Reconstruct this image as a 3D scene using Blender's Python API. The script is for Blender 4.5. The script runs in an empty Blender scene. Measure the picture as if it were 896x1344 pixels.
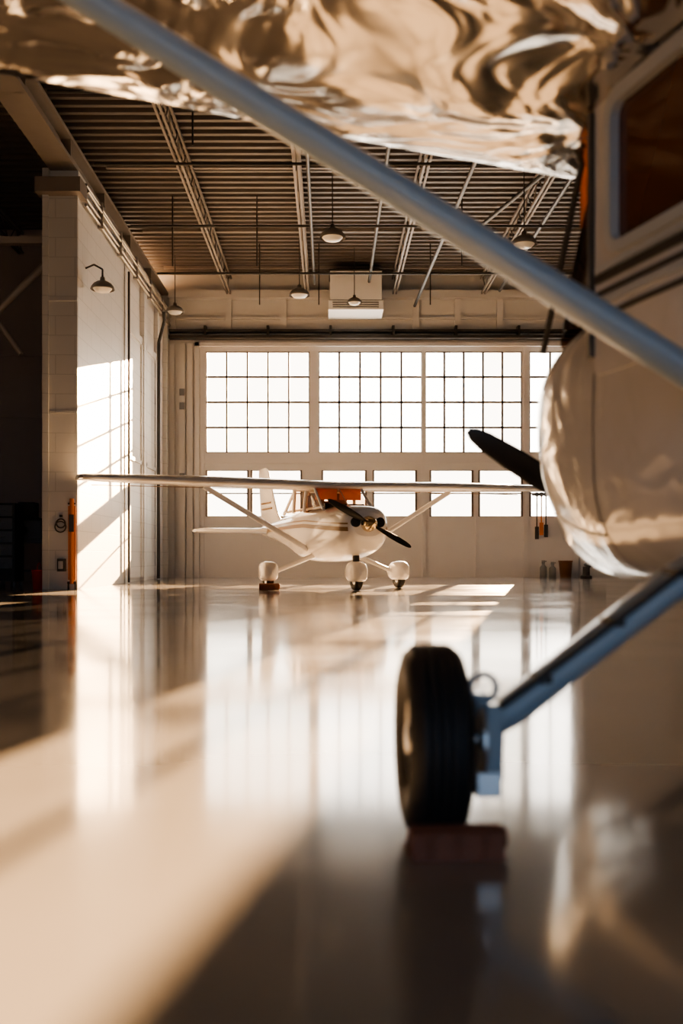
import bpy, math, random
from mathutils import Vector, Matrix
random.seed(4)
R=math.radians
# ------------------------------------------------------------------ helpers
class MB:
    def __init__(s): s.v=[];s.f=[];s.m=[];s.sm=[]
    def add(s,vs,fs,mi=0,smooth=False):
        o=len(s.v); s.v+= [tuple(v) for v in vs]
        for f in fs:
            s.f.append([i+o for i in f]); s.m.append(mi); s.sm.append(smooth)
    def box(s,c,d,mi=0,rot=None):
        x,y,z=[a/2 for a in d]
        vs=[Vector((i*x,j*y,k*z)) for i in(-1,1) for j in(-1,1) for k in(-1,1)]
        if rot: vs=[rot@v for v in vs]
        vs=[v+Vector(c) for v in vs]
        s.add(vs,[(0,1,3,2),(4,6,7,5),(0,4,5,1),(2,3,7,6),(0,2,6,4),(1,5,7,3)],mi)
    def b2(s,x0,x1,y0,y1,z0,z1,mi=0):
        s.box(((x0+x1)/2,(y0+y1)/2,(z0+z1)/2),(abs(x1-x0),abs(y1-y0),abs(z1-z0)),mi)
    def loft(s,rings,mi=0,smooth=True,caps=True,closed=True):
        n=len(rings[0]); vs=[v for r in rings for v in r]; fs=[]
        for i in range(len(rings)-1):
            for j in range(n if closed else n-1):
                k=(j+1)%n
                fs.append((i*n+j,i*n+k,(i+1)*n+k,(i+1)*n+j))
        s.add(vs,fs,mi,smooth)
        if caps:
            s.add(rings[0],[tuple(range(n))[::-1]],mi); s.add(rings[-1],[tuple(range(n))],mi)
    def tube(s,p0,p1,r0,r1=None,mi=0,n=12,flat=1.0,up=None):
        r1=r0 if r1 is None else r1
        p0=Vector(p0);p1=Vector(p1);d=(p1-p0).normalized()
        u=Vector(up) if up else (Vector((0,0,1)) if abs(d.z)<.9 else Vector((1,0,0)))
        a=d.cross(u).normalized(); b=a.cross(d).normalized()
        rr=[]
        for p,r in((p0,r0),(p1,r1)):
            rr.append([p+a*math.cos(t*2*math.pi/n)*r+b*math.sin(t*2*math.pi/n)*r*flat for t in range(n)])
        s.loft(rr,mi)
    def path(s,pts,r,mi=0,n=8):
        for a,b in zip(pts[:-1],pts[1:]): s.tube(a,b,r,mi=mi,n=n)
    def revolve(s,prof,c,axis='Y',mi=0,n=40,close=False):
        rings=[]
        for i in range(n):
            t=2*math.pi*i/n; ring=[]
            for r,a in prof:
                if axis=='Y': p=(c[0]+r*math.cos(t),c[1]+a,c[2]+r*math.sin(t))
                elif axis=='X': p=(c[0]+a,c[1]+r*math.cos(t),c[2]+r*math.sin(t))
                else: p=(c[0]+r*math.cos(t),c[1]+r*math.sin(t),c[2]+a)
                ring.append(p)
            rings.append(ring)
        m=len(prof); vs=[v for r in rings for v in r]; fs=[]
        for i in range(n):
            k=(i+1)%n
            for j in range(m if close else m-1):
                l=(j+1)%m
                fs.append((i*m+j,k*m+j,k*m+l,i*m+l))
        s.add(vs,fs,mi,True)
    def torus(s,c,Rr,r,axis='Y',mi=0,n=32):
        prof=[(Rr+r*math.cos(2*math.pi*k/10),r*math.sin(2*math.pi*k/10)) for k in range(10)]
        s.revolve(prof,c,axis,mi,n,True)
    def obj(s,name,mats,parent=None,bevel=0,recalc=True):
        me=bpy.data.meshes.new(name); me.from_pydata(s.v,[],s.f)
        for m in (mats if isinstance(mats,(list,tuple)) else [mats]): me.materials.append(m)
        for p,mi,sm in zip(me.polygons,s.m,s.sm): p.material_index=mi; p.use_smooth=sm
        if recalc:
            import bmesh
            bm=bmesh.new(); bm.from_mesh(me); bmesh.ops.recalc_face_normals(bm,faces=bm.faces); bm.to_mesh(me); bm.free()
        o=bpy.data.objects.new(name,me); bpy.context.scene.collection.objects.link(o)
        if parent: o.parent=parent
        if bevel:
            b=o.modifiers.new('bevel','BEVEL'); b.width=bevel; b.segments=2; b.limit_method='ANGLE'
        return o
def empty(name,loc=(0,0,0),rz=0):
    e=bpy.data.objects.new(name,None); e.location=loc; e.rotation_euler=(0,0,rz)
    bpy.context.scene.collection.objects.link(e); return e
# ------------------------------------------------------------------ materials
def mat(name,col,rough=.5,metal=0,bump=0,bscale=8,var=0,vscale=3,coat=0,spec=.5,dist=.02,distort=0,stretch=None,rvar=0,bdet=2,crough=.06):
    m=bpy.data.materials.new(name); m.use_nodes=True; nt=m.node_tree; N=nt.nodes; L=nt.links
    p=N['Principled BSDF']; p.inputs['Base Color'].default_value=(*col,1); p.inputs['Roughness'].default_value=rough
    p.inputs['Metallic'].default_value=metal; p.inputs['Coat Weight'].default_value=coat; p.inputs['Specular IOR Level'].default_value=spec
    p.inputs['Coat Roughness'].default_value=crough
    tc=N.new('ShaderNodeTexCoord'); mp=N.new('ShaderNodeMapping'); L.new(tc.outputs['Object'],mp.inputs[0])
    if stretch: mp.inputs['Scale'].default_value=stretch
    n2=N.new('ShaderNodeTexNoise'); n2.inputs['Scale'].default_value=vscale; n2.inputs['Detail'].default_value=5
    L.new(mp.outputs[0],n2.inputs['Vector'])
    v=max(var,.02)
    mx=N.new('ShaderNodeMix'); mx.data_type='RGBA'
    mx.inputs['A'].default_value=(*[c*(1-v) for c in col],1); mx.inputs['B'].default_value=(*[min(1,c*(1+v)) for c in col],1)
    L.new(n2.outputs['Fac'],mx.inputs['Factor']); L.new(mx.outputs['Result'],p.inputs['Base Color'])
    if rvar:
        mr=N.new('ShaderNodeMapRange'); mr.inputs['From Min'].default_value=.3; mr.inputs['From Max'].default_value=.7
        mr.inputs['To Min'].default_value=rough-rvar; mr.inputs['To Max'].default_value=rough+rvar
        L.new(n2.outputs['Fac'],mr.inputs[0]); L.new(mr.outputs[0],p.inputs['Roughness'])
    if bump:
        n=N.new('ShaderNodeTexNoise'); n.inputs['Scale'].default_value=bscale; n.inputs['Detail'].default_value=bdet; n.inputs['Distortion'].default_value=distort
        L.new(mp.outputs[0],n.inputs['Vector'])
        b=N.new('ShaderNodeBump'); b.inputs['Strength'].default_value=bump; b.inputs['Distance'].default_value=dist
        L.new(n.outputs['Fac'],b.inputs['Height']); L.new(b.outputs[0],p.inputs['Normal'])
    return m
def glass(name,tint,refl=.08,frost=0):
    m=bpy.data.materials.new(name); m.use_nodes=True; nt=m.node_tree; N=nt.nodes; L=nt.links; N.clear()
    o=N.new('ShaderNodeOutputMaterial'); t=N.new('ShaderNodeBsdfTransparent'); t.inputs[0].default_value=(*tint,1); src=t
    if frost:
        t.inputs[0].default_value=(.95,.95,.95,1)
        tr=N.new('ShaderNodeBsdfTranslucent'); tr.inputs[0].default_value=(*tint,1)
        m2=N.new('ShaderNodeMixShader'); m2.inputs[0].default_value=frost
        L.new(t.outputs[0],m2.inputs[1]); L.new(tr.outputs[0],m2.inputs[2]); src=m2
    g=N.new('ShaderNodeBsdfGlossy'); g.inputs['Roughness'].default_value=.03
    mx=N.new('ShaderNodeMixShader'); mx.inputs[0].default_value=refl
    L.new(src.outputs[0],mx.inputs[1]); L.new(g.outputs[0],mx.inputs[2]); L.new(mx.outputs[0],o.inputs[0]); return m
def block(name,col,swz):
    m=mat(name,col,.45); nt=m.node_tree; N=nt.nodes; L=nt.links; p=N['Principled BSDF']
    tc=N.new('ShaderNodeTexCoord'); sp=N.new('ShaderNodeSeparateXYZ'); cb=N.new('ShaderNodeCombineXYZ')
    L.new(tc.outputs['Object'],sp.inputs[0]); L.new(sp.outputs[swz],cb.inputs[0]); L.new(sp.outputs['Z'],cb.inputs[1])
    br=N.new('ShaderNodeTexBrick'); br.inputs['Scale'].default_value=1; br.inputs['Brick Width'].default_value=.8; br.inputs['Row Height'].default_value=.4
    br.inputs['Mortar Size'].default_value=.010; br.inputs['Color1'].default_value=(*col,1); br.inputs['Color2'].default_value=(*[c*.97 for c in col],1)
    br.inputs['Mortar'].default_value=(*[c*.82 for c in col],1)
    L.new(cb.outputs[0],br.inputs['Vector']); L.new(br.outputs['Color'],p.inputs['Base Color'])
    b=N.new('ShaderNodeBump'); b.inputs['Strength'].default_value=.3; b.inputs['Distance'].default_value=-.01
    L.new(br.outputs['Fac'],b.inputs['Height']); L.new(b.outputs[0],p.inputs['Normal']); return m

M_floor=mat('epoxy_floor',(.29,.265,.24),.12,bump=.10,bscale=1.8,var=.2,vscale=.7,coat=.4,dist=.007,rvar=.04,spec=.6,crough=.08)
M_ground=mat('apron_concrete',(.45,.42,.38),.8,var=.1)
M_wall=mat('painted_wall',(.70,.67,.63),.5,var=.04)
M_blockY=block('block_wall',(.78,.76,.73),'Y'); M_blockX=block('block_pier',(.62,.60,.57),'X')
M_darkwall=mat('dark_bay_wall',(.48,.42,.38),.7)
M_door=mat('door_paint',(.76,.73,.71),.4,var=.03)
M_heater=mat('heater_enamel',(.92,.90,.87),.35)
M_muntin=mat('muntin_metal',(.16,.12,.09),.5)
M_deck=mat('roof_deck',(.13,.108,.09),.55,var=.15)
M_steel=mat('joist_steel',(.25,.21,.175),.5,var=.1)
M_dark=mat('dark_metal',(.05,.045,.04),.45)
M_pipe=mat('conduit',(.42,.38,.33),.4,metal=.5)
M_pane=glass('window_glass',(.97,.96,.94),.05)
M_sunfilm=glass('added_sun_film',(.26,.36,.56),.05,.93)  # film added to hold back sun; tint evens its orange to sky white
M_sunfilm2=glass('added_sun_film_full',(.26,.36,.56),.05,1.0)  # full diffuser added to keep an extra sun streak off the floor
M_white=mat('aircraft_white',(.84,.82,.80),.22,coat=.5)
M_tan=mat('stripe_tan',(.30,.19,.10),.3,coat=.3)
M_black=mat('black_paint',(.012,.012,.013),.35)
M_rubber=mat('tire_rubber',(.016,.016,.018),.55,bump=.1,bscale=60,dist=.002)
M_chrome=mat('polished_metal',(.72,.66,.59),.15,metal=1,bump=.65,bscale=1.8,dist=.13,distort=1.0,var=.08,bdet=2.5)
M_cowl=mat('polished_cowl',(.86,.84,.81),.14,metal=.4,bump=.55,bscale=2.6,dist=.06,distort=.8,var=.05,coat=.4)
M_alu=mat('bare_aluminium',(.65,.66,.67),.3,metal=1)
M_strut=mat('strut_paint',(.32,.40,.47),.3,coat=.3)
M_frame=mat('window_frame_paint',(.40,.42,.43),.35)
M_glassb=glass('aircraft_glass',(.88,.74,.60),.10)
M_glassf=glass('amber_glass',(.16,.085,.05),.12)
M_tint=mat('tinted_side_glass',(.085,.028,.011),.15,coat=.3)
M_leather=mat('cabin_leather',(.26,.11,.05),.6)
M_shade=glass('sunshade_fabric',(.75,.33,.14),.03,.9)
M_brown=mat('chock_rubber',(.25,.09,.05),.7,var=.3,bump=.3,bscale=20)
M_orange=mat('orange_paint',(.65,.20,.03),.5)
M_red=mat('red_plastic',(.7,.06,.03),.45)
M_grey=mat('grey_enamel',(.22,.22,.22),.45)
M_brass=mat('brass_spinner',(.75,.6,.4),.2,metal=1)
M_lamp=mat('lamp_enamel',(.22,.20,.18),.35)
M_bulb=mat('lamp_diffuser',(.8,.78,.72),.3)

# ------------------------------------------------------------------ camera
H=.68; F=1307.
cam=bpy.data.cameras.new('camera'); co=bpy.data.objects.new('camera',cam); bpy.context.scene.collection.objects.link(co)
co.location=(0,0,H); co.rotation_euler=(R(90),0,0); cam.sensor_fit='VERTICAL'; cam.sensor_height=36; cam.sensor_width=24
cam.lens=F/1344*36; cam.shift_x=(448-432)/1344; cam.shift_y=(730-672)/1344
cam.dof.use_dof=True; cam.dof.focus_distance=19.6; cam.dof.aperture_fstop=1.6; cam.clip_end=400
bpy.context.scene.camera=co
S=40.8
PX=lambda p:(p-432)/S
PZ=lambda p:H+(730-p)/S
YB=32.0; XL=-5.15; XR=11.5; ZC=9.7
# ------------------------------------------------------------------ shell
b=MB(); b.b2(-14,XR+.3,-9,YB+.3,-.2,0); b.obj('floor',M_floor)
b=MB(); b.b2(-90,90,YB+.3,160,-.3,-.05); b.b2(-90,90,-60,-9,-.3,-.05); b.obj('ground_apron',M_ground)
# ceiling deck
b=MB(); per=.34; prof=[(0,0),(.12,0),(.15,.09),(.31,.09)]
y=-9; ps=[]
while y<YB+.2:
    for dy,dz in prof: ps.append((y+dy,ZC+dz))
    y+=per
rings=[[(x,p[0],p[1]) for p in ps] for x in(-14,XR+.3)]
b.loft(rings,0,False,False,False)
b.b2(-14,XR+.3,-9,YB+.3,ZC+.12,ZC+.3); b.obj('ceiling',M_deck,recalc=False)
def holes(b,x0,x1,z0,z1,hs,y0,y1,mi=0):
    xs=sorted(set([x0,x1]+[h[0] for h in hs]+[h[1] for h in hs])); zs=sorted(set([z0,z1]+[h[2] for h in hs]+[h[3] for h in hs]))
    for a,c in zip(xs[:-1],xs[1:]):
        for d,e in zip(zs[:-1],zs[1:]):
            mx,mz=(a+c)/2,(d+e)/2
            if any(h[0]<mx<h[1] and h[2]<mz<h[3] for h in hs): continue
            b.b2(a,c,y0,y1,d,e,mi)
DX0,DX1,DZ=PX(262),PX(760),PZ(455)
b=MB(); b.b2(XL-.64,DX0,YB,YB+.3,0,DZ); b.obj('wall_back_left',M_wall)
b=MB(); b.b2(DX1,XR+.3,YB,YB+.3,0,DZ); b.obj('wall_back_right',M_wall)
b=MB(); b.b2(XL-.64,XR+.3,YB,YB+.3,DZ,ZC+.1); b.obj('wall_back',M_wall)
# hangar door with window openings
ups=[(270,406,5),(418,554,5),(558,685,5),(695,750,2)]
lows=[(271,325),(330,395),(423,480),(490,546),(565,620),(629,685),(696,750)]
hs=[(PX(a),PX(c),PZ(594),PZ(461)) for a,c,_ in ups]+[(PX(a),PX(c),PZ(678),PZ(617)) for a,c in lows]
b=MB(); holes(b,DX0,DX1,0,DZ,hs,YB+.08,YB+.22)
yt=YB+.08
for z in(PZ(603),PZ(711),PZ(737)): b.b2(DX0,DX1,yt-.02,yt,z-.02,z+.02)
for x in(265,412,556,690,756): b.b2(PX(x)-.07,PX(x)+.07,yt-.05,yt,0.02,DZ)
for x in(340,485,625): b.b2(PX(x)-.03,PX(x)+.03,yt-.03,yt,0.02,PZ(678))
for z in(PZ(606),): b.b2(DX0,DX1,yt-.06,yt,z-.05,z+.05)
b.box((PX(480),yt-.05,1.1),(.3,.05,.06)); b.obj('door_1',M_door)
# glazing: added film scatters the sun to shape floor beams; other panes are clear
CLEAR={0:(0,1,2,3,4),1:(),2:(3,4),3:()}
k=1
for i,(a,c,n) in enumerate(ups):
    w=MB(); x0,x1,z0,z1=PX(a),PX(c),PZ(594),PZ(461)
    for j in range(n+1):
        x=x0+(x1-x0)*j/n; w.b2(x-.03,x+.03,YB+.09,YB+.16,z0,z1,0)
    for j in range(5):
        z=z0+(z1-z0)*j/4; w.b2(x0,x1,YB+.09,YB+.16,z-.03,z+.03,0)
    for j in range(n):
        xa,xb=x0+(x1-x0)*j/n,x0+(x1-x0)*(j+1)/n
        w.add([(xa,YB+.125,z0),(xb,YB+.125,z0),(xb,YB+.125,z1),(xa,YB+.125,z1)],[(0,1,2,3)],1 if j in CLEAR[i] else 2)
    w.obj('window_%d'%k,[M_muntin,M_pane,M_sunfilm2 if i==3 else M_sunfilm]); k+=1
for i,(a,c) in enumerate(lows):
    w=MB(); x0,x1,z0,z1=PX(a),PX(c),PZ(678),PZ(617)
    for x in(x0,x1): w.b2(x-.03,x+.03,YB+.06,YB+.16,z0,z1,0)
    for z in(z0,(z0+z1)/2,z1): w.b2(x0,x1,YB+.1,YB+.15,z-.02,z+.02,0)
    w.add([(x0,YB+.125,z0),(x1,YB+.125,z0),(x1,YB+.125,z1),(x0,YB+.125,z1)],[(0,1,2,3)],1)
    w.obj('window_%d'%k,[M_muntin,M_sunfilm2 if i==6 else M_pane]); k+=1
# door trim + header details
b=MB()
b.b2(PX(256),PX(262),YB-.08,YB,0,DZ+.12); b.b2(PX(256),DX1+.2,YB-.08,YB,DZ,DZ+.12); b.b2(DX1,DX1+.15,YB-.08,YB,0,DZ+.12)
b.obj('trim_1',M_door)
b=MB()
b.b2(XL+.04,XR-.02,YB-.35,YB-.01,PZ(447),PZ(443)); b.b2(XL+.04,XR-.02,YB-.3,YB-.01,PZ(438),PZ(435)); 
for x in range(-4,11,2): b.b2(x,x+.08,YB-.3,YB-.01,PZ(447),PZ(430))
b.obj('door_track',M_dark)
b=MB(); b.b2(XL+.02,XR,YB-.3,YB,PZ(394),PZ(384)); b.b2(XL+.02,XR,YB-.1,YB,PZ(420),PZ(417))
for x in(227,300,372,545,600,655): b.b2(PX(x)-.1,PX(x)+.1,YB-.12,YB,PZ(435),PZ(394))
b.obj('trim_2',M_wall)
b=MB()
for x in(226,240,250): b.b2(PX(x)-.09,PX(x)+.09,YB-.14,YB,0,PZ(452))
b.obj('trim_3',M_wall)
# left wall (runs back from the pier)
b=MB(); b.b2(XL-.64,XL,20.45,25.0,0,8.6,0); b.obj('wall_left',M_blockY)
b=MB(); b.b2(XL-.64,XL-.10,25.0,YB,0,8.6)
for y in(25.2,27.8,30.0,31.6): b.b2(XL-.12,XL+.02,y-.16,y+.16,0,8.6)
for y0,y1 in((25.5,27.5),(28.1,29.7)):
    b.b2(XL-.12,XL-.04,y0,y1,.1,6.6); b.b2(XL-.05,XL-.0,y0,y0+.1,.1,6.6); b.b2(XL-.05,XL,y1-.1,y1,.1,6.6); b.b2(XL-.05,XL,y0,y1,6.5,6.7); b.b2(XL-.05,XL,y0,y1,3.2,3.3)
b.obj('wall_left_panels',M_blockY)
b=MB(); b.b2(XL-.64,XL-.0,20.37,20.46,0,8.4); b.b2(XL-.70,XL-.58,20.3,20.5,0,8.6); 
for z in(1.3,3.6,5.9): b.b2(XL-.64,XL,20.35,20.37,z,z+.05)
b.obj('wall_pier',M_blockX)
b=MB(); x=XL-.3
b.b2(x-.28,x+.28,-6,YB,8.6,8.68); b.b2(x-.28,x+.28,-6,YB,9.06,9.14); b.b2(x-.06,x+.06,-6,YB,8.6,9.14)
b.b2(x-.5,x+.42,20.1,20.7,8.05,8.35)
for y in range(-4,32,3): b.b2(x-.26,x+.26,y,y+.03,8.6,9.1)
b.obj('roof_beam',M_steel)
# outer walls
b=MB(); b.b2(XR,XR+.3,-9,YB+.3,0,ZC+.1); b.obj('wall_right',M_wall)
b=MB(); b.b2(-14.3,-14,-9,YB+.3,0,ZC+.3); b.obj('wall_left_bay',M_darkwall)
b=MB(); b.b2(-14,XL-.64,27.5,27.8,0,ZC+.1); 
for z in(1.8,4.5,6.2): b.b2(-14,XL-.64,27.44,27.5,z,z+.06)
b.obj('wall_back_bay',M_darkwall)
b=MB(); b.b2(-14,-9,-9.3,-9,0,ZC+.3); b.b2(9,XR+.3,-9.3,-9,0,ZC+.3); b.b2(-9,9,-9.3,-9,4.6,ZC+.3); b.obj('wall_front',M_wall)
# bay steelwork
b=MB(); b.b2(-13.9,XL-.7,22.0,22.2,7.6,7.75); b.tube((-8.3,22.1,5.2),(XL-.75,22.1,7.55),.08); b.tube((-6.9,22.3,5.2),(-8.6,22.3,7.6),.06)
b.b2(-8.4,-8.2,21.95,22.25,0,8.9); b.obj('steel_bracing',mat('bracing_steel',(.50,.44,.38),.5))
# ------------------------------------------------------------------ roof structure
def joist(x,y0=-6,y1=YB-.05):
    j=MB(); zt,zb=9.62,9.02
    for dx in(-.05,.05):
        j.b2(x+dx-.025,x+dx+.025,y0,y1,zt-.06,zt); j.b2(x+dx-.025,x+dx+.025,y0,y1,zb,zb+.05)
    y=y0; up=True
    while y+.6<=y1:
        a=(x,y,zb+.03 if up else zt-.03); c=(x,y+.6,zt-.03 if up else zb+.03)
        j.tube(a,c,.018,n=6); y+=.6; up=not up
    return j.obj('roof_joist',M_steel)
for x in(-8.5,-3.2,-.71,2.08,4.9,7.7,10): joist(x)
b=MB()
for y in(5,9.5,14,18.5,23,27.5,31.0):
    b.b2(XL,XR,y-.05,y+.05,9.63,9.7); 
b.obj('roof_purlins',M_steel)
b=MB()
for y,z in((12,8.9),(17.5,8.85),(24.8,8.9),(28.6,8.8),(21.0,8.95)): b.tube((XL+.2,y,z),(XR-.1,y,z),.035,n=8)
for x,y in((-3.9,24.8),(-1.8,24.8),(-.3,28.6),(3.3,24.8),(-2.4,17.5),(1.3,17.5),(-2.0,28.6),(2.9,28.6)): b.tube((x,y,7.9),(x,y,9.65),.02,n=6)
b.tube((1.2,8,8.95),(1.2,30,8.95),.045,n=8); b.tube((3.4,26,8.85),(5.4,18,8.85),.05,n=8)
b.tube((3.2,14,8.95),(2.7,31.5,8.6),.05,n=8); b.tube((-.45,10,8.9),(-.45,30,8.9),.04,n=8); b.tube((5.3,12,8.95),(5.3,31,8.95),.05,n=8)
b.obj('sprinkler_pipes',M_dark)
b=MB()
for dz,dx in((0,.08),(.14,.08),(.28,.12),(.42,.08)): b.tube((XL+dx,20.75,8.0+dz),(XL+dx,YB-.4,8.0+dz),.035,n=8)
for y in(22,24,26,28,30): b.b2(XL+.03,XL+.15,y,y+.06,7.92,8.5)
b.obj('conduit_bundle',M_pipe)
b=MB(); b.path([(XL+.3,29.2,7.85),(XL+.3,29.3,7.6),(XL+.12,29.4,7.0),(XL+.1,29.45,0.02)],.05); b.path([(XL+.1,25.1,7.85),(XL+.1,25.1,4.0),(XL+.1,25.1,.02)],.03)
b.obj('drain_pipe',M_dark)
# heater
b=MB(); b.b2(.02,1.60,30.3,31.5,8.22,9.40,0); b.b2(-.03,1.65,30.26,31.5,8.18,8.46,0)
b.b2(-.01,1.63,30.28,31.5,9.36,9.42,1); b.b2(.0,1.62,30.28,31.4,8.44,8.48,1)  # dark bands painted in as shade along the lips
for z in(8.24,8.31,8.38): b.b2(.1,1.5,30.23,30.26,z,z+.02,1)
for x in(.15,1.45): b.tube((x,31,9.4),(x,31,9.7),.02,mi=1)
b.obj('unit_heater',[M_heater,M_dark],bevel=.015)
# pendant lamps
def lamp(x,y,z,r,top=9.2,arm=None):
    e=empty('pendant_lamp',(x,y,z))
    s=MB(); prof=[(r,0),(r*1.02,.01),(r*.95,r*.25),(r*.75,r*.5),(r*.45,r*.68),(r*.22,r*.75),(r*.18,r*1.05),(0.001,r*1.08)]
    s.revolve(prof,(0,0,0),'Z',0,24); s.obj('shade',M_lamp,e)
    g=MB(); g.revolve([(r*.8,.02),(r*.6,-.04),(r*.3,-.06),(0.001,-.065)],(0,0,0),'Z',0,20); g.obj('diffuser',M_bulb,e)
    c=MB()
    if arm: c.path([(0,0,r),(0,0,r+.18),(arm*.5,0,r+.28),(arm,0,r+.2)],.02)
    else: c.tube((0,0,r),(0,0,top-z),.014,n=6)
    c.obj('stem',M_dark,e)
lamp(-4.78,21.0,6.30,.25,arm=-.36); lamp(-4.6,29.7,7.95,.27,9.65)
lamp(-.84,28,8.0,.29,9.65); lamp(.07,22,7.7,.29,9.65); lamp(.73,29.0,8.05,.22,9.65); lamp(4.3,22,7.55,.29,9.65)

# ------------------------------------------------------------------ aircraft
def sup(hw,z0,z1,x,n=2.6,N=36,f=.5):
    zc=z0+(z1-z0)*f; r=[]
    for i in range(N):
        t=2*math.pi*i/N; c,s=math.cos(t),math.sin(t)
        hh=(z1-zc) if s>0 else (zc-z0)
        r.append((x,hw*math.copysign(abs(c)**(2/n),c),zc+hh*math.copysign(abs(s)**(2/n),s)))
    return r
def interp(secs,k=4):
    out=[]
    for i in range(len(secs)-1):
        p0=secs[max(i-1,0)];p1=secs[i];p2=secs[i+1];p3=secs[min(i+2,len(secs)-1)]
        for j in range(k):
            t=j/k
            out.append(tuple(.5*((2*b_)+(-a+c)*t+(2*a-5*b_+4*c-d)*t*t+(-a+3*b_-3*c+d)*t**3) for a,b_,c,d in zip(p0,p1,p2,p3)))
    out.append(secs[-1]); return out
def airfoil(xle,y,z,ch,th=.12,N=18,vert=False,camber=.02):
    up=[];lo=[]
    for i in range(N+1):
        x=(1-math.cos(math.pi*i/N))/2
        t=5*th*(.2969*math.sqrt(x)-.126*x-.3516*x*x+.2843*x**3-.1015*x**4)
        c=camber*(4*x*(1-x)); up.append((x,c+t)); lo.append((x,c-t))
    pts=up+lo[::-1][1:-1]
    if vert: return [(xle-px*ch,y+pz*ch,z) for px,pz in pts]
    return [(xle-px*ch,y,z+pz*ch) for px,pz in pts]
def blade(hub,dy,dz,Rr,mb):
    u=Vector((0,dy,dz)).normalized(); f=Vector((1,0,0)); w=u.cross(f)
    rings=[]
    for t,ch,th,tw in((.06,.05,.045,60),(.15,.075,.04,50),(.3,.125,.026,38),(.5,.14,.018,28),(.7,.13,.013,21),(.88,.105,.010,17),(.96,.075,.007,15),(1,.03,.004,14)):
        a=R(tw); d1=w*math.cos(a)+f*math.sin(a); d2=-w*math.sin(a)+f*math.cos(a)
        c=Vector(hub)+u*Rr*t
        rings.append([c+d1*math.cos(q*math.pi/6)*ch/2+d2*math.sin(q*math.pi/6)*th/2 for q in range(12)])
    mb.loft(rings,0)
def wheel(mb,c,r,w,rm=0,hm=1):
    hw=w/2; ri=r*.45
    prof=[(ri,-hw*.62),(r*.6,-hw*.9),(r*.78,-hw),(r*.9,-hw*.88),(r*.965,-hw*.66)]
    for g in(-.45,-.15,.15,.45):
        prof+=[(r*.985,hw*(g-.11)),(r*.962,hw*(g-.08)),(r*.962,hw*(g-.04)),(r*(1-.02*abs(g)),hw*(g-.01)),(r*(1-.02*abs(g)),hw*(g+.1))]
    prof+=[(r*.965,hw*.66),(r*.9,hw*.88),(r*.78,hw),(r*.6,hw*.9),(ri,hw*.62)]
    mb.revolve(prof,c,'Y',rm,48)
    for s in(-1,1):
        mb.revolve([(ri*1.03,s*hw*.62),(ri*.98,s*hw*.72),(ri*.88,s*hw*.5),(ri*.5,s*hw*.38),(ri*.42,s*hw*.75),(ri*.3,s*hw*.85),(.001,s*hw*.85)],c,'Y',hm,32)
def greenhouse(e,xf,xa,xr,xt,belt,top,hb,ht,gm,pm,tap=0):
    def tp(mb): mb.v=[(v[0],v[1]*(1+tap*min(0,v[0]+.42)),v[2]) for v in mb.v]
    g=MB(); N=48
    def ring(x0,x1,h,z,n=5):
        cx,hl=(x0+x1)/2,(x1-x0)/2; o=[]
        for i in range(N):
            t=2*math.pi*i/N; c,s=math.cos(t),math.sin(t)
            o.append((cx+hl*math.copysign(abs(c)**(2/n),c),h*math.copysign(abs(s)**(2/n),s),z))
        return o
    rs=[]
    for k in range(6):
        t=k/5; bulge=.05*math.sin(math.pi*t)
        rs.append(ring(xt+(xr-xt)*t,xf+(xa-xf)*t+bulge,hb+(ht-hb)*t,belt-.04+(top-belt+.06)*t))
    g.loft(rs,0,True,False); tp(g); g.obj('cabin_glass',gm,e)
    p=MB()
    pr=.03 if not tap else .014
    for s in(-1,1):
        q=.94
        p.tube((xf-.1,s*hb*q,belt-.05),(xa-.06,s*ht*.97,top+.02),pr,mi=1 if tap else 0)
        if not tap: p.tube((xa-.55,s*hb,belt-.05),(xa-.5,s*ht,top+.02),.035)
        p.tube((xr+.15,s*hb,belt-.05),(xr+.1,s*ht,top+.02),pr+.01)
        p.tube((xt+.1,s*hb*q,belt-.05),(xr+.04,s*ht*.96,top+.02),pr+.005)
        if not tap: p.tube((xf-.1,s*hb*q,belt),(xt+.1,s*hb*q,belt),.025)
    p.tube((xf+.0,0,belt-.04),(xa+.0,0,top+.02),.012)
    p.box(((xa+xr)/2,0,top+.05),(xa-xr+.1,2*ht+.02,.09)); tp(p); p.obj('cabin_frame',[pm,M_dark],e,bevel=.01)
    i=MB()
    i.box((xf-.35,0,belt+.02),(.12,hb*1.5,.12),0)
    for s in(-.45,.45):
        i.box((xa-.75,s*hb,belt-.0),(.12,.38,.6),1); i.box((xa-.77,s*hb,belt+.30),(.09,.24,.12),1)
    i.box((xr+.5,0,belt-.05),(.15,hb*1.5,.5),1)
    for s in(-1,1): i.box((xa+.0,s*ht*.5,top-.12),(.02,ht*.9,.26),2)
    tp(i); i.obj('cabin_interior',[M_black,M_leather,M_shade],e,bevel=.005)

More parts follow.
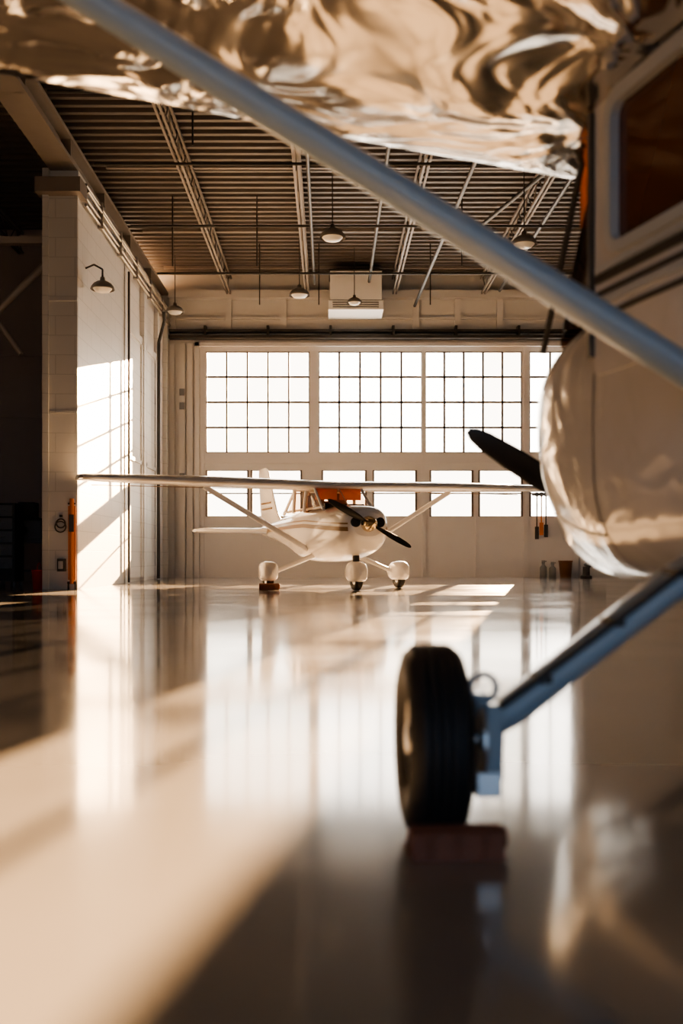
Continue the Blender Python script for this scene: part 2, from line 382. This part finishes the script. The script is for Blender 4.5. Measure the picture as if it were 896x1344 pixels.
# ---- parked aircraft (facing the camera)
def parked():
    e=empty('airplane',(.217,20.61,0),R(-90+19))
    secs=[(1.62,.30,1.06,1.52),(1.56,.39,.96,1.60),(1.35,.50,.80,1.66),(1.0,.58,.69,1.69),(.4,.63,.60,1.71),(-.4,.64,.56,1.71),(-1.3,.63,.58,1.71),(-2.0,.55,.70,1.69),(-3.2,.38,.90,1.64),(-4.6,.21,1.08,1.55),(-6.0,.06,1.22,1.45)]
    m=MB(); m.loft([sup(s[1],s[2],s[3],s[0]) for s in interp(secs)],0)
    m.obj('fuselage',M_white,e)
    st=MB()
    for z0,z1 in((1.28,1.36),(1.41,1.44)):
        for s in(1,-1):
            top=[];bot=[]
            for q in interp(secs,6)[6:-4]:
                x,hw,a,c=q; zc,hh=(a+c)/2,(c-a)/2
                def yy(z):
                    k=min(1,abs((z-zc)/hh)); return hw*(1-k**2.6)**(1/2.6)+.006
                dz=-.12*max(0,min(1,(x+.5)/2)) 
                top.append((x,s*yy(z1+dz),z1+dz)); bot.append((x,s*yy(z0+dz),z0+dz))
            st.loft([top,bot],0,True,False,False)
    for s in(1,-1): # registration marks
        for i in range(5):
            x=-2.35-i*.26; hwx=.53-.095*(i+1)*.9
            st.box((x,s*(hwx+.012),1.14),(.17,.03,.05)); st.box((x-.05,s*(hwx+.012),1.20),(.06,.03,.18))
    st.obj('stripes',M_tan,e)
    w=MB()
    for s in(1,-1):
        w.loft([airfoil(xle,s*y,z,c,.135) for y,xle,c,z in((0,.0,1.62,2.13),(2.6,.0,1.62,2.17),(4.9,-.16,1.15,2.205),(5.14,-.24,1.0,2.21),(5.24,-.4,.7,2.215))],0)
    w.obj('wing',M_white,e)
    d=MB()
    for s in(1,-1):
        for y0,y1 in((.7,2.4),(2.6,4.9)): d.b2(-1.30,-1.29,s*y0,s*y1,2.12,2.135)
        d.box((-.25,s*5.2,2.2),(.35,.06,.05))
    d.obj('wing_trim',M_tan,e)
    greenhouse(e,.60,-.10,-1.55,-2.35,1.67,2.10,.57,.53,M_glassb,M_white)
    t=MB()
    for s in(1,-1):
        t.tube((-.35,s*.58,.82),(-.5,s*2.75,2.10),.055,mi=0,flat=.5,up=(1,0,0))
    t.obj('wing_struts',M_white,e)
    t=MB()
    t.loft([airfoil(x,0,z,c,.09,vert=True,camber=0) for z,x,c in((1.35,-3.7,2.4),(1.6,-4.4,1.8),(1.85,-4.75,1.55),(2.88,-5.5,1.0),(2.98,-5.7,.75))],0)
    for s in(1,-1): t.loft([airfoil(x,s*y,1.33,c,.13,camber=0) for y,x,c in((0,-5.0,1.2),(1.75,-5.15,.95),(1.92,-5.35,.6))],0)
    t.obj('tail',M_white,e)
    t=MB(); 
    for z in(1.9,2.05,2.5):
        x=-4.75-(z-1.85)*.73; t.box((x-.65,0,z),(.95,.15,.04))
    t.b2(-6.02,-6.0,-1.7,1.7,1.30,1.36)
    t.obj('tail_stripes',M_tan,e)
    n=MB(); n.revolve([(.001,.30),(.05,.27),(.10,.2),(.14,.09),(.155,0),(.15,-.05)],(1.66,0,1.30),'X',0,28); n.obj('spinner',M_brass,e)
    n=MB(); blade((1.72,0,1.30),.88,-.46,.96,n); blade((1.72,0,1.30),-.88,.46,.96,n); n.obj('propeller',M_black,e)
    n=MB()
    for s in(-1,1):
        n.revolve([(.001,.03),(.085,.03),(.10,.02),(.105,-.06)],(1.60,s*.25,1.33),'X',0,24)
    n.box((1.52,0,1.02),(.1,.22,.06)); n.obj('air_intakes',M_black,e,bevel=.01)
    g=MB(); ps=MB(); tr=MB()
    for x,y in((-.30,1.45),(-.30,-1.45),(.98,0)):
        rr=.215
        wheel(tr,(x,y,rr),rr,.16)
        rings=[]
        for k,(dx,hw,z0,z1) in enumerate(((.36,.02,.32,.38),(.33,.09,.24,.47),(.22,.15,.18,.55),(.05,.18,.17,.58),(-.15,.17,.17,.56),(-.38,.10,.21,.48),(-.58,.03,.30,.39),(-.66,.008,.34,.36))):
            rings.append([(x+a[0],y+a[1],a[2]) for a in sup(hw,z0,z1,dx,3.2,24)])
        ps.loft(rings,0)
        if y: g.tube((x+.0,math.copysign(.42,y),.72),(x,y*.93,.34),.055,.04,flat=.5,up=(1,0,0))
        else:
            g.tube((x-.02,0,.45),(x-.1,0,.85),.05); g.tube((x-.02,0,.4),(x-.02,0,.70),.07,mi=1)
            g.tube((x-.14,0,.5),(x-.2,0,.72),.02,mi=1)
    g.obj('landing_gear',[M_white,M_dark],e); ps.obj('wheel_pants',M_white,e); tr.obj('tires',[M_rubber,M_alu],e)
parked()

# ---- foreground aircraft (facing away, polished metal, tail-wheel type)
def fore():
    e=empty('airplane',(1.63,4.16,0),R(96))
    #     x    hw  z0  z1   n   f
    secs=[(1.19,.16,.72,1.06,2.1,.5),(1.15,.25,.66,1.16,2.1,.5),(1.02,.35,.60,1.30,2.1,.5),(.78,.46,.56,1.50,2.1,.52),(.45,.62,.55,1.66,2.2,.6),(.15,.72,.55,1.74,2.5,.6),(-.4,.70,.56,1.74,3.4,.5),(-1.1,.59,.56,1.72,3.4,.5),(-1.7,.495,.57,1.72,3.2,.5),(-2.6,.39,.66,1.68,2.6,.5),(-4.2,.24,.80,1.35,2.3,.5),(-5.6,.12,.88,1.14,2.2,.5),(-6.2,.06,.92,1.08,2.2,.5)]
    SI=interp(secs,5)
    m=MB(); m.loft([sup(s[1],s[2],s[3],s[0],s[4],48,s[5]) for s in SI],0); m.obj('fuselage',M_cowl,e)
    # panel seams and rivet lines around the cowl / firewall / door
    sm=MB()
    for idx in(17,25,30,37):
        s=SI[idx]; s2=SI[idx+1]; t=.008/abs(s2[0]-s[0])
        q=tuple(a+(c-a)*t for a,c in zip(s,s2))
        sm.loft([sup(u[1]+.003,u[2]-.003,u[3]+.003,u[0],u[4],48,u[5]) for u in(s,q)],0,True,False)
    for sd_ in(1,-1):
        top=[];bot=[]
        for u in SI[8:31]:
            r=sup(u[1]+.004,u[2]-.004,u[3]+.004,u[0],u[4],48,u[5]); p=r[44 if sd_>0 else 28]
            top.append((p[0],p[1],p[2]+.004)); bot.append((p[0],p[1],p[2]-.004))
        sm.loft([top,bot],0,True,False,False)
    sm.obj('panel_seams',M_dark,e)
    w=MB()
    for s in(1,-1):
        st=[(0,.32,2.15,2.37),(.58,.30,2.13,2.37),(1.7,.16,1.95,2.46),(2.92,0,1.75,2.56),(4.4,-.25,1.4,2.68),(5.0,-.38,1.15,2.73),(5.15,-.55,.8,2.74)]
        w.loft([airfoil(xle,s*y,z,c,.09,24) for y,xle,c,z in st],0)
    w.obj('wing',M_chrome,e)
    greenhouse(e,.55,.08,-1.75,-2.6,1.66,2.31,.65,.60,M_glassf,M_frame,.24)
    p=MB(); fr=MB(); gl=MB()
    def rr(x0,x1,z0,z1,r):
        pts=[]
        for cx,cz,a0 in((x1-r,z1-r,0),(x0+r,z1-r,90),(x0+r,z0+r,180),(x1-r,z0+r,270)):
            for k in range(6):
                a=R(a0+k*18); pts.append([cx+r*math.cos(a),cz+r*math.sin(a)])
        return pts
    for s in(1,-1):
        Y=lambda a,o=0: s*(.705+o+.16*(a+.42))
        outer=rr(-1.85,-.42,1.34,2.34,.03); inn=rr(-1.62,-.570,1.785,2.275,.05); lip=rr(-1.68,-.53,1.745,2.33,.08)
        n=len(outer); Q=[(i,(i+1)%n,n+(i+1)%n,n+i) for i in range(n)]
        p.add([(a,Y(a),c) for a,c in outer]+[(a,Y(a),c) for a,c in inn],Q)
        p.add([(a,Y(a),c) for a,c in outer]+[(a,Y(a,-.07),c) for a,c in outer],Q)
        fr.loft([[(a,Y(a,.001),c) for a,c in lip],[(a,Y(a,.022),c) for a,c in lip],[(a,Y(a,.022),c) for a,c in inn],[(a,Y(a,-.02),c) for a,c in inn]],0,False,False)
        gl.add([(a,Y(a,-.012),c) for a,c in inn],[tuple(range(n))])
        for z,h,mi in((1.54,.016,1),(1.585,.026,0),(1.625,.014,1),(1.67,.03,1),(1.71,.02,0)):
            A,B=-1.8,-.45
            fr.loft([[(q,Y(q,.001),z),(q,Y(q,.012),z),(q,Y(q,.012),z+h),(q,Y(q,.001),z+h)] for q in(A,B)],mi,False)
        fr.box((-.415,Y(-.415,.004),1.86),(.03,.025,.9),1)
    p.obj('door_panels',M_cowl,e); fr.obj('window_frames',[M_frame,M_dark],e); gl.obj('side_windows',M_tint,e)
    t=MB()
    for s in(1,-1):
        t.tube((-1.22,s*.45,1.05),(-.93,s*2.78,2.53),.047,mi=0,flat=1.2,up=(1,0,0),n=24)
        t.box((-1.20,s*.57,1.13),(.16,.1,.1)); 
    t.obj('wing_struts',M_strut,e)
    t=MB()
    t.loft([airfoil(x,0,z,c,.09,vert=True,camber=0) for z,x,c in((1.0,-4.9,1.5),(1.3,-5.2,1.2),(2.1,-5.7,.75),(2.2,-5.85,.5))],0)
    for s in(1,-1): t.loft([airfoil(x,s*y,1.1,c,.09,camber=0) for y,x,c in((0,-5.2,1.0),(1.5,-5.4,.75),(1.6,-5.5,.5))],0)
    t.obj('tail',M_chrome,e)
    n=MB(); n.revolve([(.001,.26),(.05,.23),(.10,.16),(.13,.06),(.14,-.08)],(1.25,0,.88),'X',0,28); n.obj('spinner',M_alu,e)
    hub=(1.28,-.03,.875)
    n=MB(); blade(hub,.85,.52,.92,n); blade(hub,-.85,-.52,.92,n); n.obj('propeller',M_black,e)
    n=MB()
    for s in(-1,1): n.loft([sup(.06,.92,1.16,1.165,2,16),sup(.09,.90,1.18,1.0,2,16)],0)
    n.v=[(v[0],v[1]+(.24 if k<len(n.v)//2 else -.24),v[2]) for k,v in enumerate(n.v)]
    n.obj('air_intakes',M_leather,e)
    lx,ly=-1.576,1.553; rr_=.234
    for s in(1,-1):
        tr=MB(); wheel(tr,(0,0,0),rr_,.15); o=tr.obj('tire',[M_rubber,M_alu],e); o.location=(lx,s*ly,rr_); o.rotation_euler=(0,0,-s*R(4))
        g=MB(); yi=s*(ly-.11)
        g.revolve([(.001,-.006),(.10,-.006),(.10,.006),(.001,.006)],(lx,yi,rr_),'Y',1,28)
        g.tube((lx,s*(ly-.05),rr_),(lx,s*(ly-.17),rr_),.035,mi=1)
        g.box((lx,s*(ly-.14),rr_+.0),(.13,.04,.18),0); g.box((lx-.02,s*(ly-.125),rr_-.10),(.10,.06,.06),1)
        g.torus((lx-.05,s*(ly-.115),rr_+.13),.032,.008,'X',0,20)
        g.box((lx-.03,s*(ly-.115),rr_+.09),(.04,.03,.05),0)
        rings=[]
        for yy,zz,th,wd in((ly-.12,.26,.06,.10),(ly-.20,.305,.065,.11),(ly-.40,.455,.06,.13),(ly-.62,.62,.06,.15),(ly-.90,.80,.06,.16),(ly-1.15,.92,.06,.16)):
            cs=lambda v:math.copysign(abs(v)**.6,v)
            rings.append([(lx+cs(math.cos(a))*wd/2,s*(yy+.6*cs(math.sin(a))*th/2),zz+cs(math.sin(a))*th/2) for a in [q*math.pi/8 for q in range(16)]])
        g.loft(rings,0)
        g.path([(lx-.07,s*(ly-.15),.32),(lx-.08,s*(ly-.40),.50),(lx-.085,s*(ly-.62),.66),(lx-.085,s*(ly-.9),.84)],.008,mi=2)
        for k in(.26,.44,.60): g.box((lx-.04,s*(ly-k),.305+(k-.2)*.75+.035),(.09,.03,.02),2)
        g.obj('main_gear',[M_strut,M_alu,M_dark],e,bevel=.004)
    g=MB(); wheel(g,(-5.9,0,.1),.10,.06); g.tube((-5.9,0,.1),(-5.6,0,.95),.025,mi=1); g.obj('tail_wheel',[M_rubber,M_alu],e)
fore()
# ------------------------------------------------------------------ chocks
def chock(x,y,rz,sc=1.):
    b=MB(); l,w,h=.21*sc,.12*sc,.07*sc
    vs=[(-l/2,-w/2,0),(l/2,-w/2,0),(l/2,w/2,0),(-l/2,w/2,0),(-l/2,-w*.34,h*.8),(l/2,-w*.34,h*.8),(l/2,-w*.05,h),(-l/2,-w*.05,h)]
    b.add(vs,[(0,3,2,1),(0,1,5,4),(4,5,6,7),(7,6,2,3),(0,4,7,3),(1,2,6,5)])
    b.torus((l/2+.01,0,h*.5),.02*sc,.006*sc,'X',0,14)
    for q in(-.3,0,.3): b.box((q*l,-w*.44,h*.4),(.01*sc,.02*sc,h*.6))
    o=b.obj('wheel_chock',M_brown,bevel=.006); o.location=(x,y,0); o.rotation_euler=(0,0,rz); return o
chock(.285,2.275,R(4))
chock(-1.22,20.15,R(5),1.9)
# ------------------------------------------------------------------ small things
b=MB(); b.tube((-5.23,20.24,.12),(-5.23,20.24,1.85),.045,mi=0); b.box((-5.23,20.25,.95),(.15,.03,1.5),0)
b.tube((-5.31,20.25,1.75),(-5.15,20.25,1.75),.02,mi=1); b.box((-5.23,20.20,1.35),(.10,.02,.35),1)
b.tube((-5.30,20.24,.14),(-5.30,20.24,.0),.02,mi=1); b.tube((-5.16,20.24,.14),(-5.16,20.24,.0),.02,mi=1); b.tube((-5.32,20.24,.14),(-5.14,20.24,.14),.025,mi=1)
b.obj('tow_bar',[M_orange,M_dark])
b=MB(); b.torus((-5.47,20.30,1.35),.09,.016,'Y',0); b.torus((-5.47,20.27,1.28),.11,.014,'Y',0); b.box((-5.47,20.32,1.5),(.05,.08,.05),0)
b.obj('cable_coil',M_dark)
b=MB(); b.box((-5.45,20.28,.50),(.16,.12,.26),0); b.box((-5.45,20.2,.50),(.10,.02,.16),1); b.obj('outlet_box',[M_dark,M_pipe],bevel=.01)
b=MB(); b.revolve([(.001,0),(.12,0),(.15,.38),(.155,.38),(.155,.40),(.14,.40),(.11,.02)],(-5.97,20.5,0),'Z',0,28); b.torus((-5.97,20.5,.41),.13,.008,'X',0,20); b.obj('bucket',M_red)
b=MB(); b.b2(-8.0,-6.75,24,25,1.0,1.08,0)
for x in(-7.9,-6.85):
    for y in(24.1,24.9): b.b2(x-.05,x+.05,y-.05,y+.05,0,1.0,0)
b.b2(-7.9,-6.85,24.1,24.9,.3,.35,0); b.obj('workbench',M_grey,bevel=.01)
b=MB(); b.b2(-7.8,-7.0,24.2,24.8,1.09,1.55,0); b.b2(-7.7,-7.1,24.25,24.75,1.55,1.62,1); b.tube((-7.45,24.18,1.3),(-7.45,24.1,1.3),.12,mi=1); b.b2(-7.6,-7.2,24.3,24.7,1.6,2.0,1); b.obj('bench_machine',[M_grey,M_dark],bevel=.02)
b=MB(); b.b2(-7.9,-7.2,22.8,23.5,.1,1.9,0)
for z in(.4,.7,1.0,1.3,1.6): b.b2(-7.85,-7.25,22.77,22.8,z,z+.25,1); b.tube((-7.7,22.75,z+.12),(-7.4,22.75,z+.12),.012,mi=1)
for x in(-7.85,-7.25): 
    for y in(22.9,23.4): b.tube((x,y,0),(x,y,.1),.04,mi=1)
b.obj('tool_cabinet',[M_dark,M_grey],bevel=.01)
b=MB(); b.b2(-6.6,-6.15,24.6,25.1,0,.7,0); b.b2(-6.62,-6.13,24.58,25.12,.7,.76,1); b.tube((-6.5,24.56,.5),(-6.25,24.56,.5),.015,mi=1); b.obj('parts_crate',[M_grey,M_dark],bevel=.01)
SR=1307/31.7
def rx(p): return (p-432)/SR
for px,h in((711,.55),(723,.5)):
    b=MB(); x=rx(px); r=.11; b.revolve([(.001,0),(r,0),(r,h*.6),(r*.5,h*.72),(r*.4,h*.8),(r*.5,h*.82),(r*.5,h),(.001,h)],(x,31.5,0),'Z',0,20); b.tube((x-.05,31.5,h*.9),(x+.1,31.5,h*.95),.02); b.obj('gas_bottle',M_grey)
b=MB(); x=rx(740); b.revolve([(.001,0),(.17,0),(.21,.5),(.225,.5),(.225,.54),(.2,.54),(.16,.03)],(x,31.5,0),'Z',0,24); b.obj('waste_bin',mat('bin_copper',(.25,.12,.06),.4))
b=MB()
x=rx(772); b.path([(x-.2,31.2,.05),(x-.2,31.2,.35),(x,31.2,.55),(x+.4,31.2,.6)],.11,n=14); b.revolve([(.001,0),(.18,0),(.18,.06),(.12,.08)],(x-.2,31.2,0),'Z',0,20); b.obj('exhaust_hose',M_dark)
b=MB()
for px,m,l in((706,0,1.5),(712,1,1.3),(718,0,1.4)):
    x=rx(px); b.tube((x,31.9,2.6),(x,31.9,2.6-l*.65),.022,mi=m); b.box((x,31.9,2.6-l*.65-.2),(.12,.04,.4),m); b.torus((x,31.9,2.66),.06,.015,'Y',0,16)
b.b2(rx(700),rx(726),31.93,31.99,2.62,2.70,2); b.obj('hanging_tools',[M_dark,M_orange,M_grey])
b=MB(); x=rx(753); b.torus((x,31.88,1.45),.22,.035,'Y',0); b.torus((x,31.82,1.43),.2,.03,'Y',0); b.box((x,31.88,1.72),(.1,.2,.1)); b.obj('hose_reel',M_dark)
b=MB(); 
for px,py in((240,516),(240,534),(240,626)): b.box((PX(px),YB-.17,PZ(py)),(.16,.06,.22))
b.obj('wall_switches',M_grey,bevel=.01)
# ------------------------------------------------------------------ light
sd=Vector((.212,1,.232)).normalized()
s=bpy.data.lights.new('sun','SUN'); so=bpy.data.objects.new('sun',s); bpy.context.scene.collection.objects.link(so)
s.energy=100; s.angle=R(.35); s.color=(1,.64,.34); so.rotation_euler=(-sd).to_track_quat('-Z','Y').to_euler(); so.location=(10,60,14)
wd=bpy.data.worlds.new('sky'); bpy.context.scene.world=wd; wd.use_nodes=True; N=wd.node_tree.nodes; L=wd.node_tree.links
bg=N['Background']; tc=N.new('ShaderNodeTexCoord'); dp=N.new('ShaderNodeVectorMath'); dp.operation='DOT_PRODUCT'; dp.inputs[1].default_value=sd
L.new(tc.outputs['Generated'],dp.inputs[0])
rp=N.new('ShaderNodeValToRGB'); L.new(dp.outputs['Value'],rp.inputs[0])
cr=rp.color_ramp; cr.elements[0].position=0; cr.elements[0].color=(.11,.155,.22,1); cr.elements[1].position=.95; cr.elements[1].color=(1,.90,.77,1)
el=cr.elements.new(.55); el.color=(.11,.14,.18,1)
L.new(rp.outputs[0],bg.inputs[0]); bg.inputs[1].default_value=6.5
vs=bpy.context.scene.view_settings
vs.view_transform='AgX'; vs.look='AgX - Medium High Contrast'; vs.exposure=.08
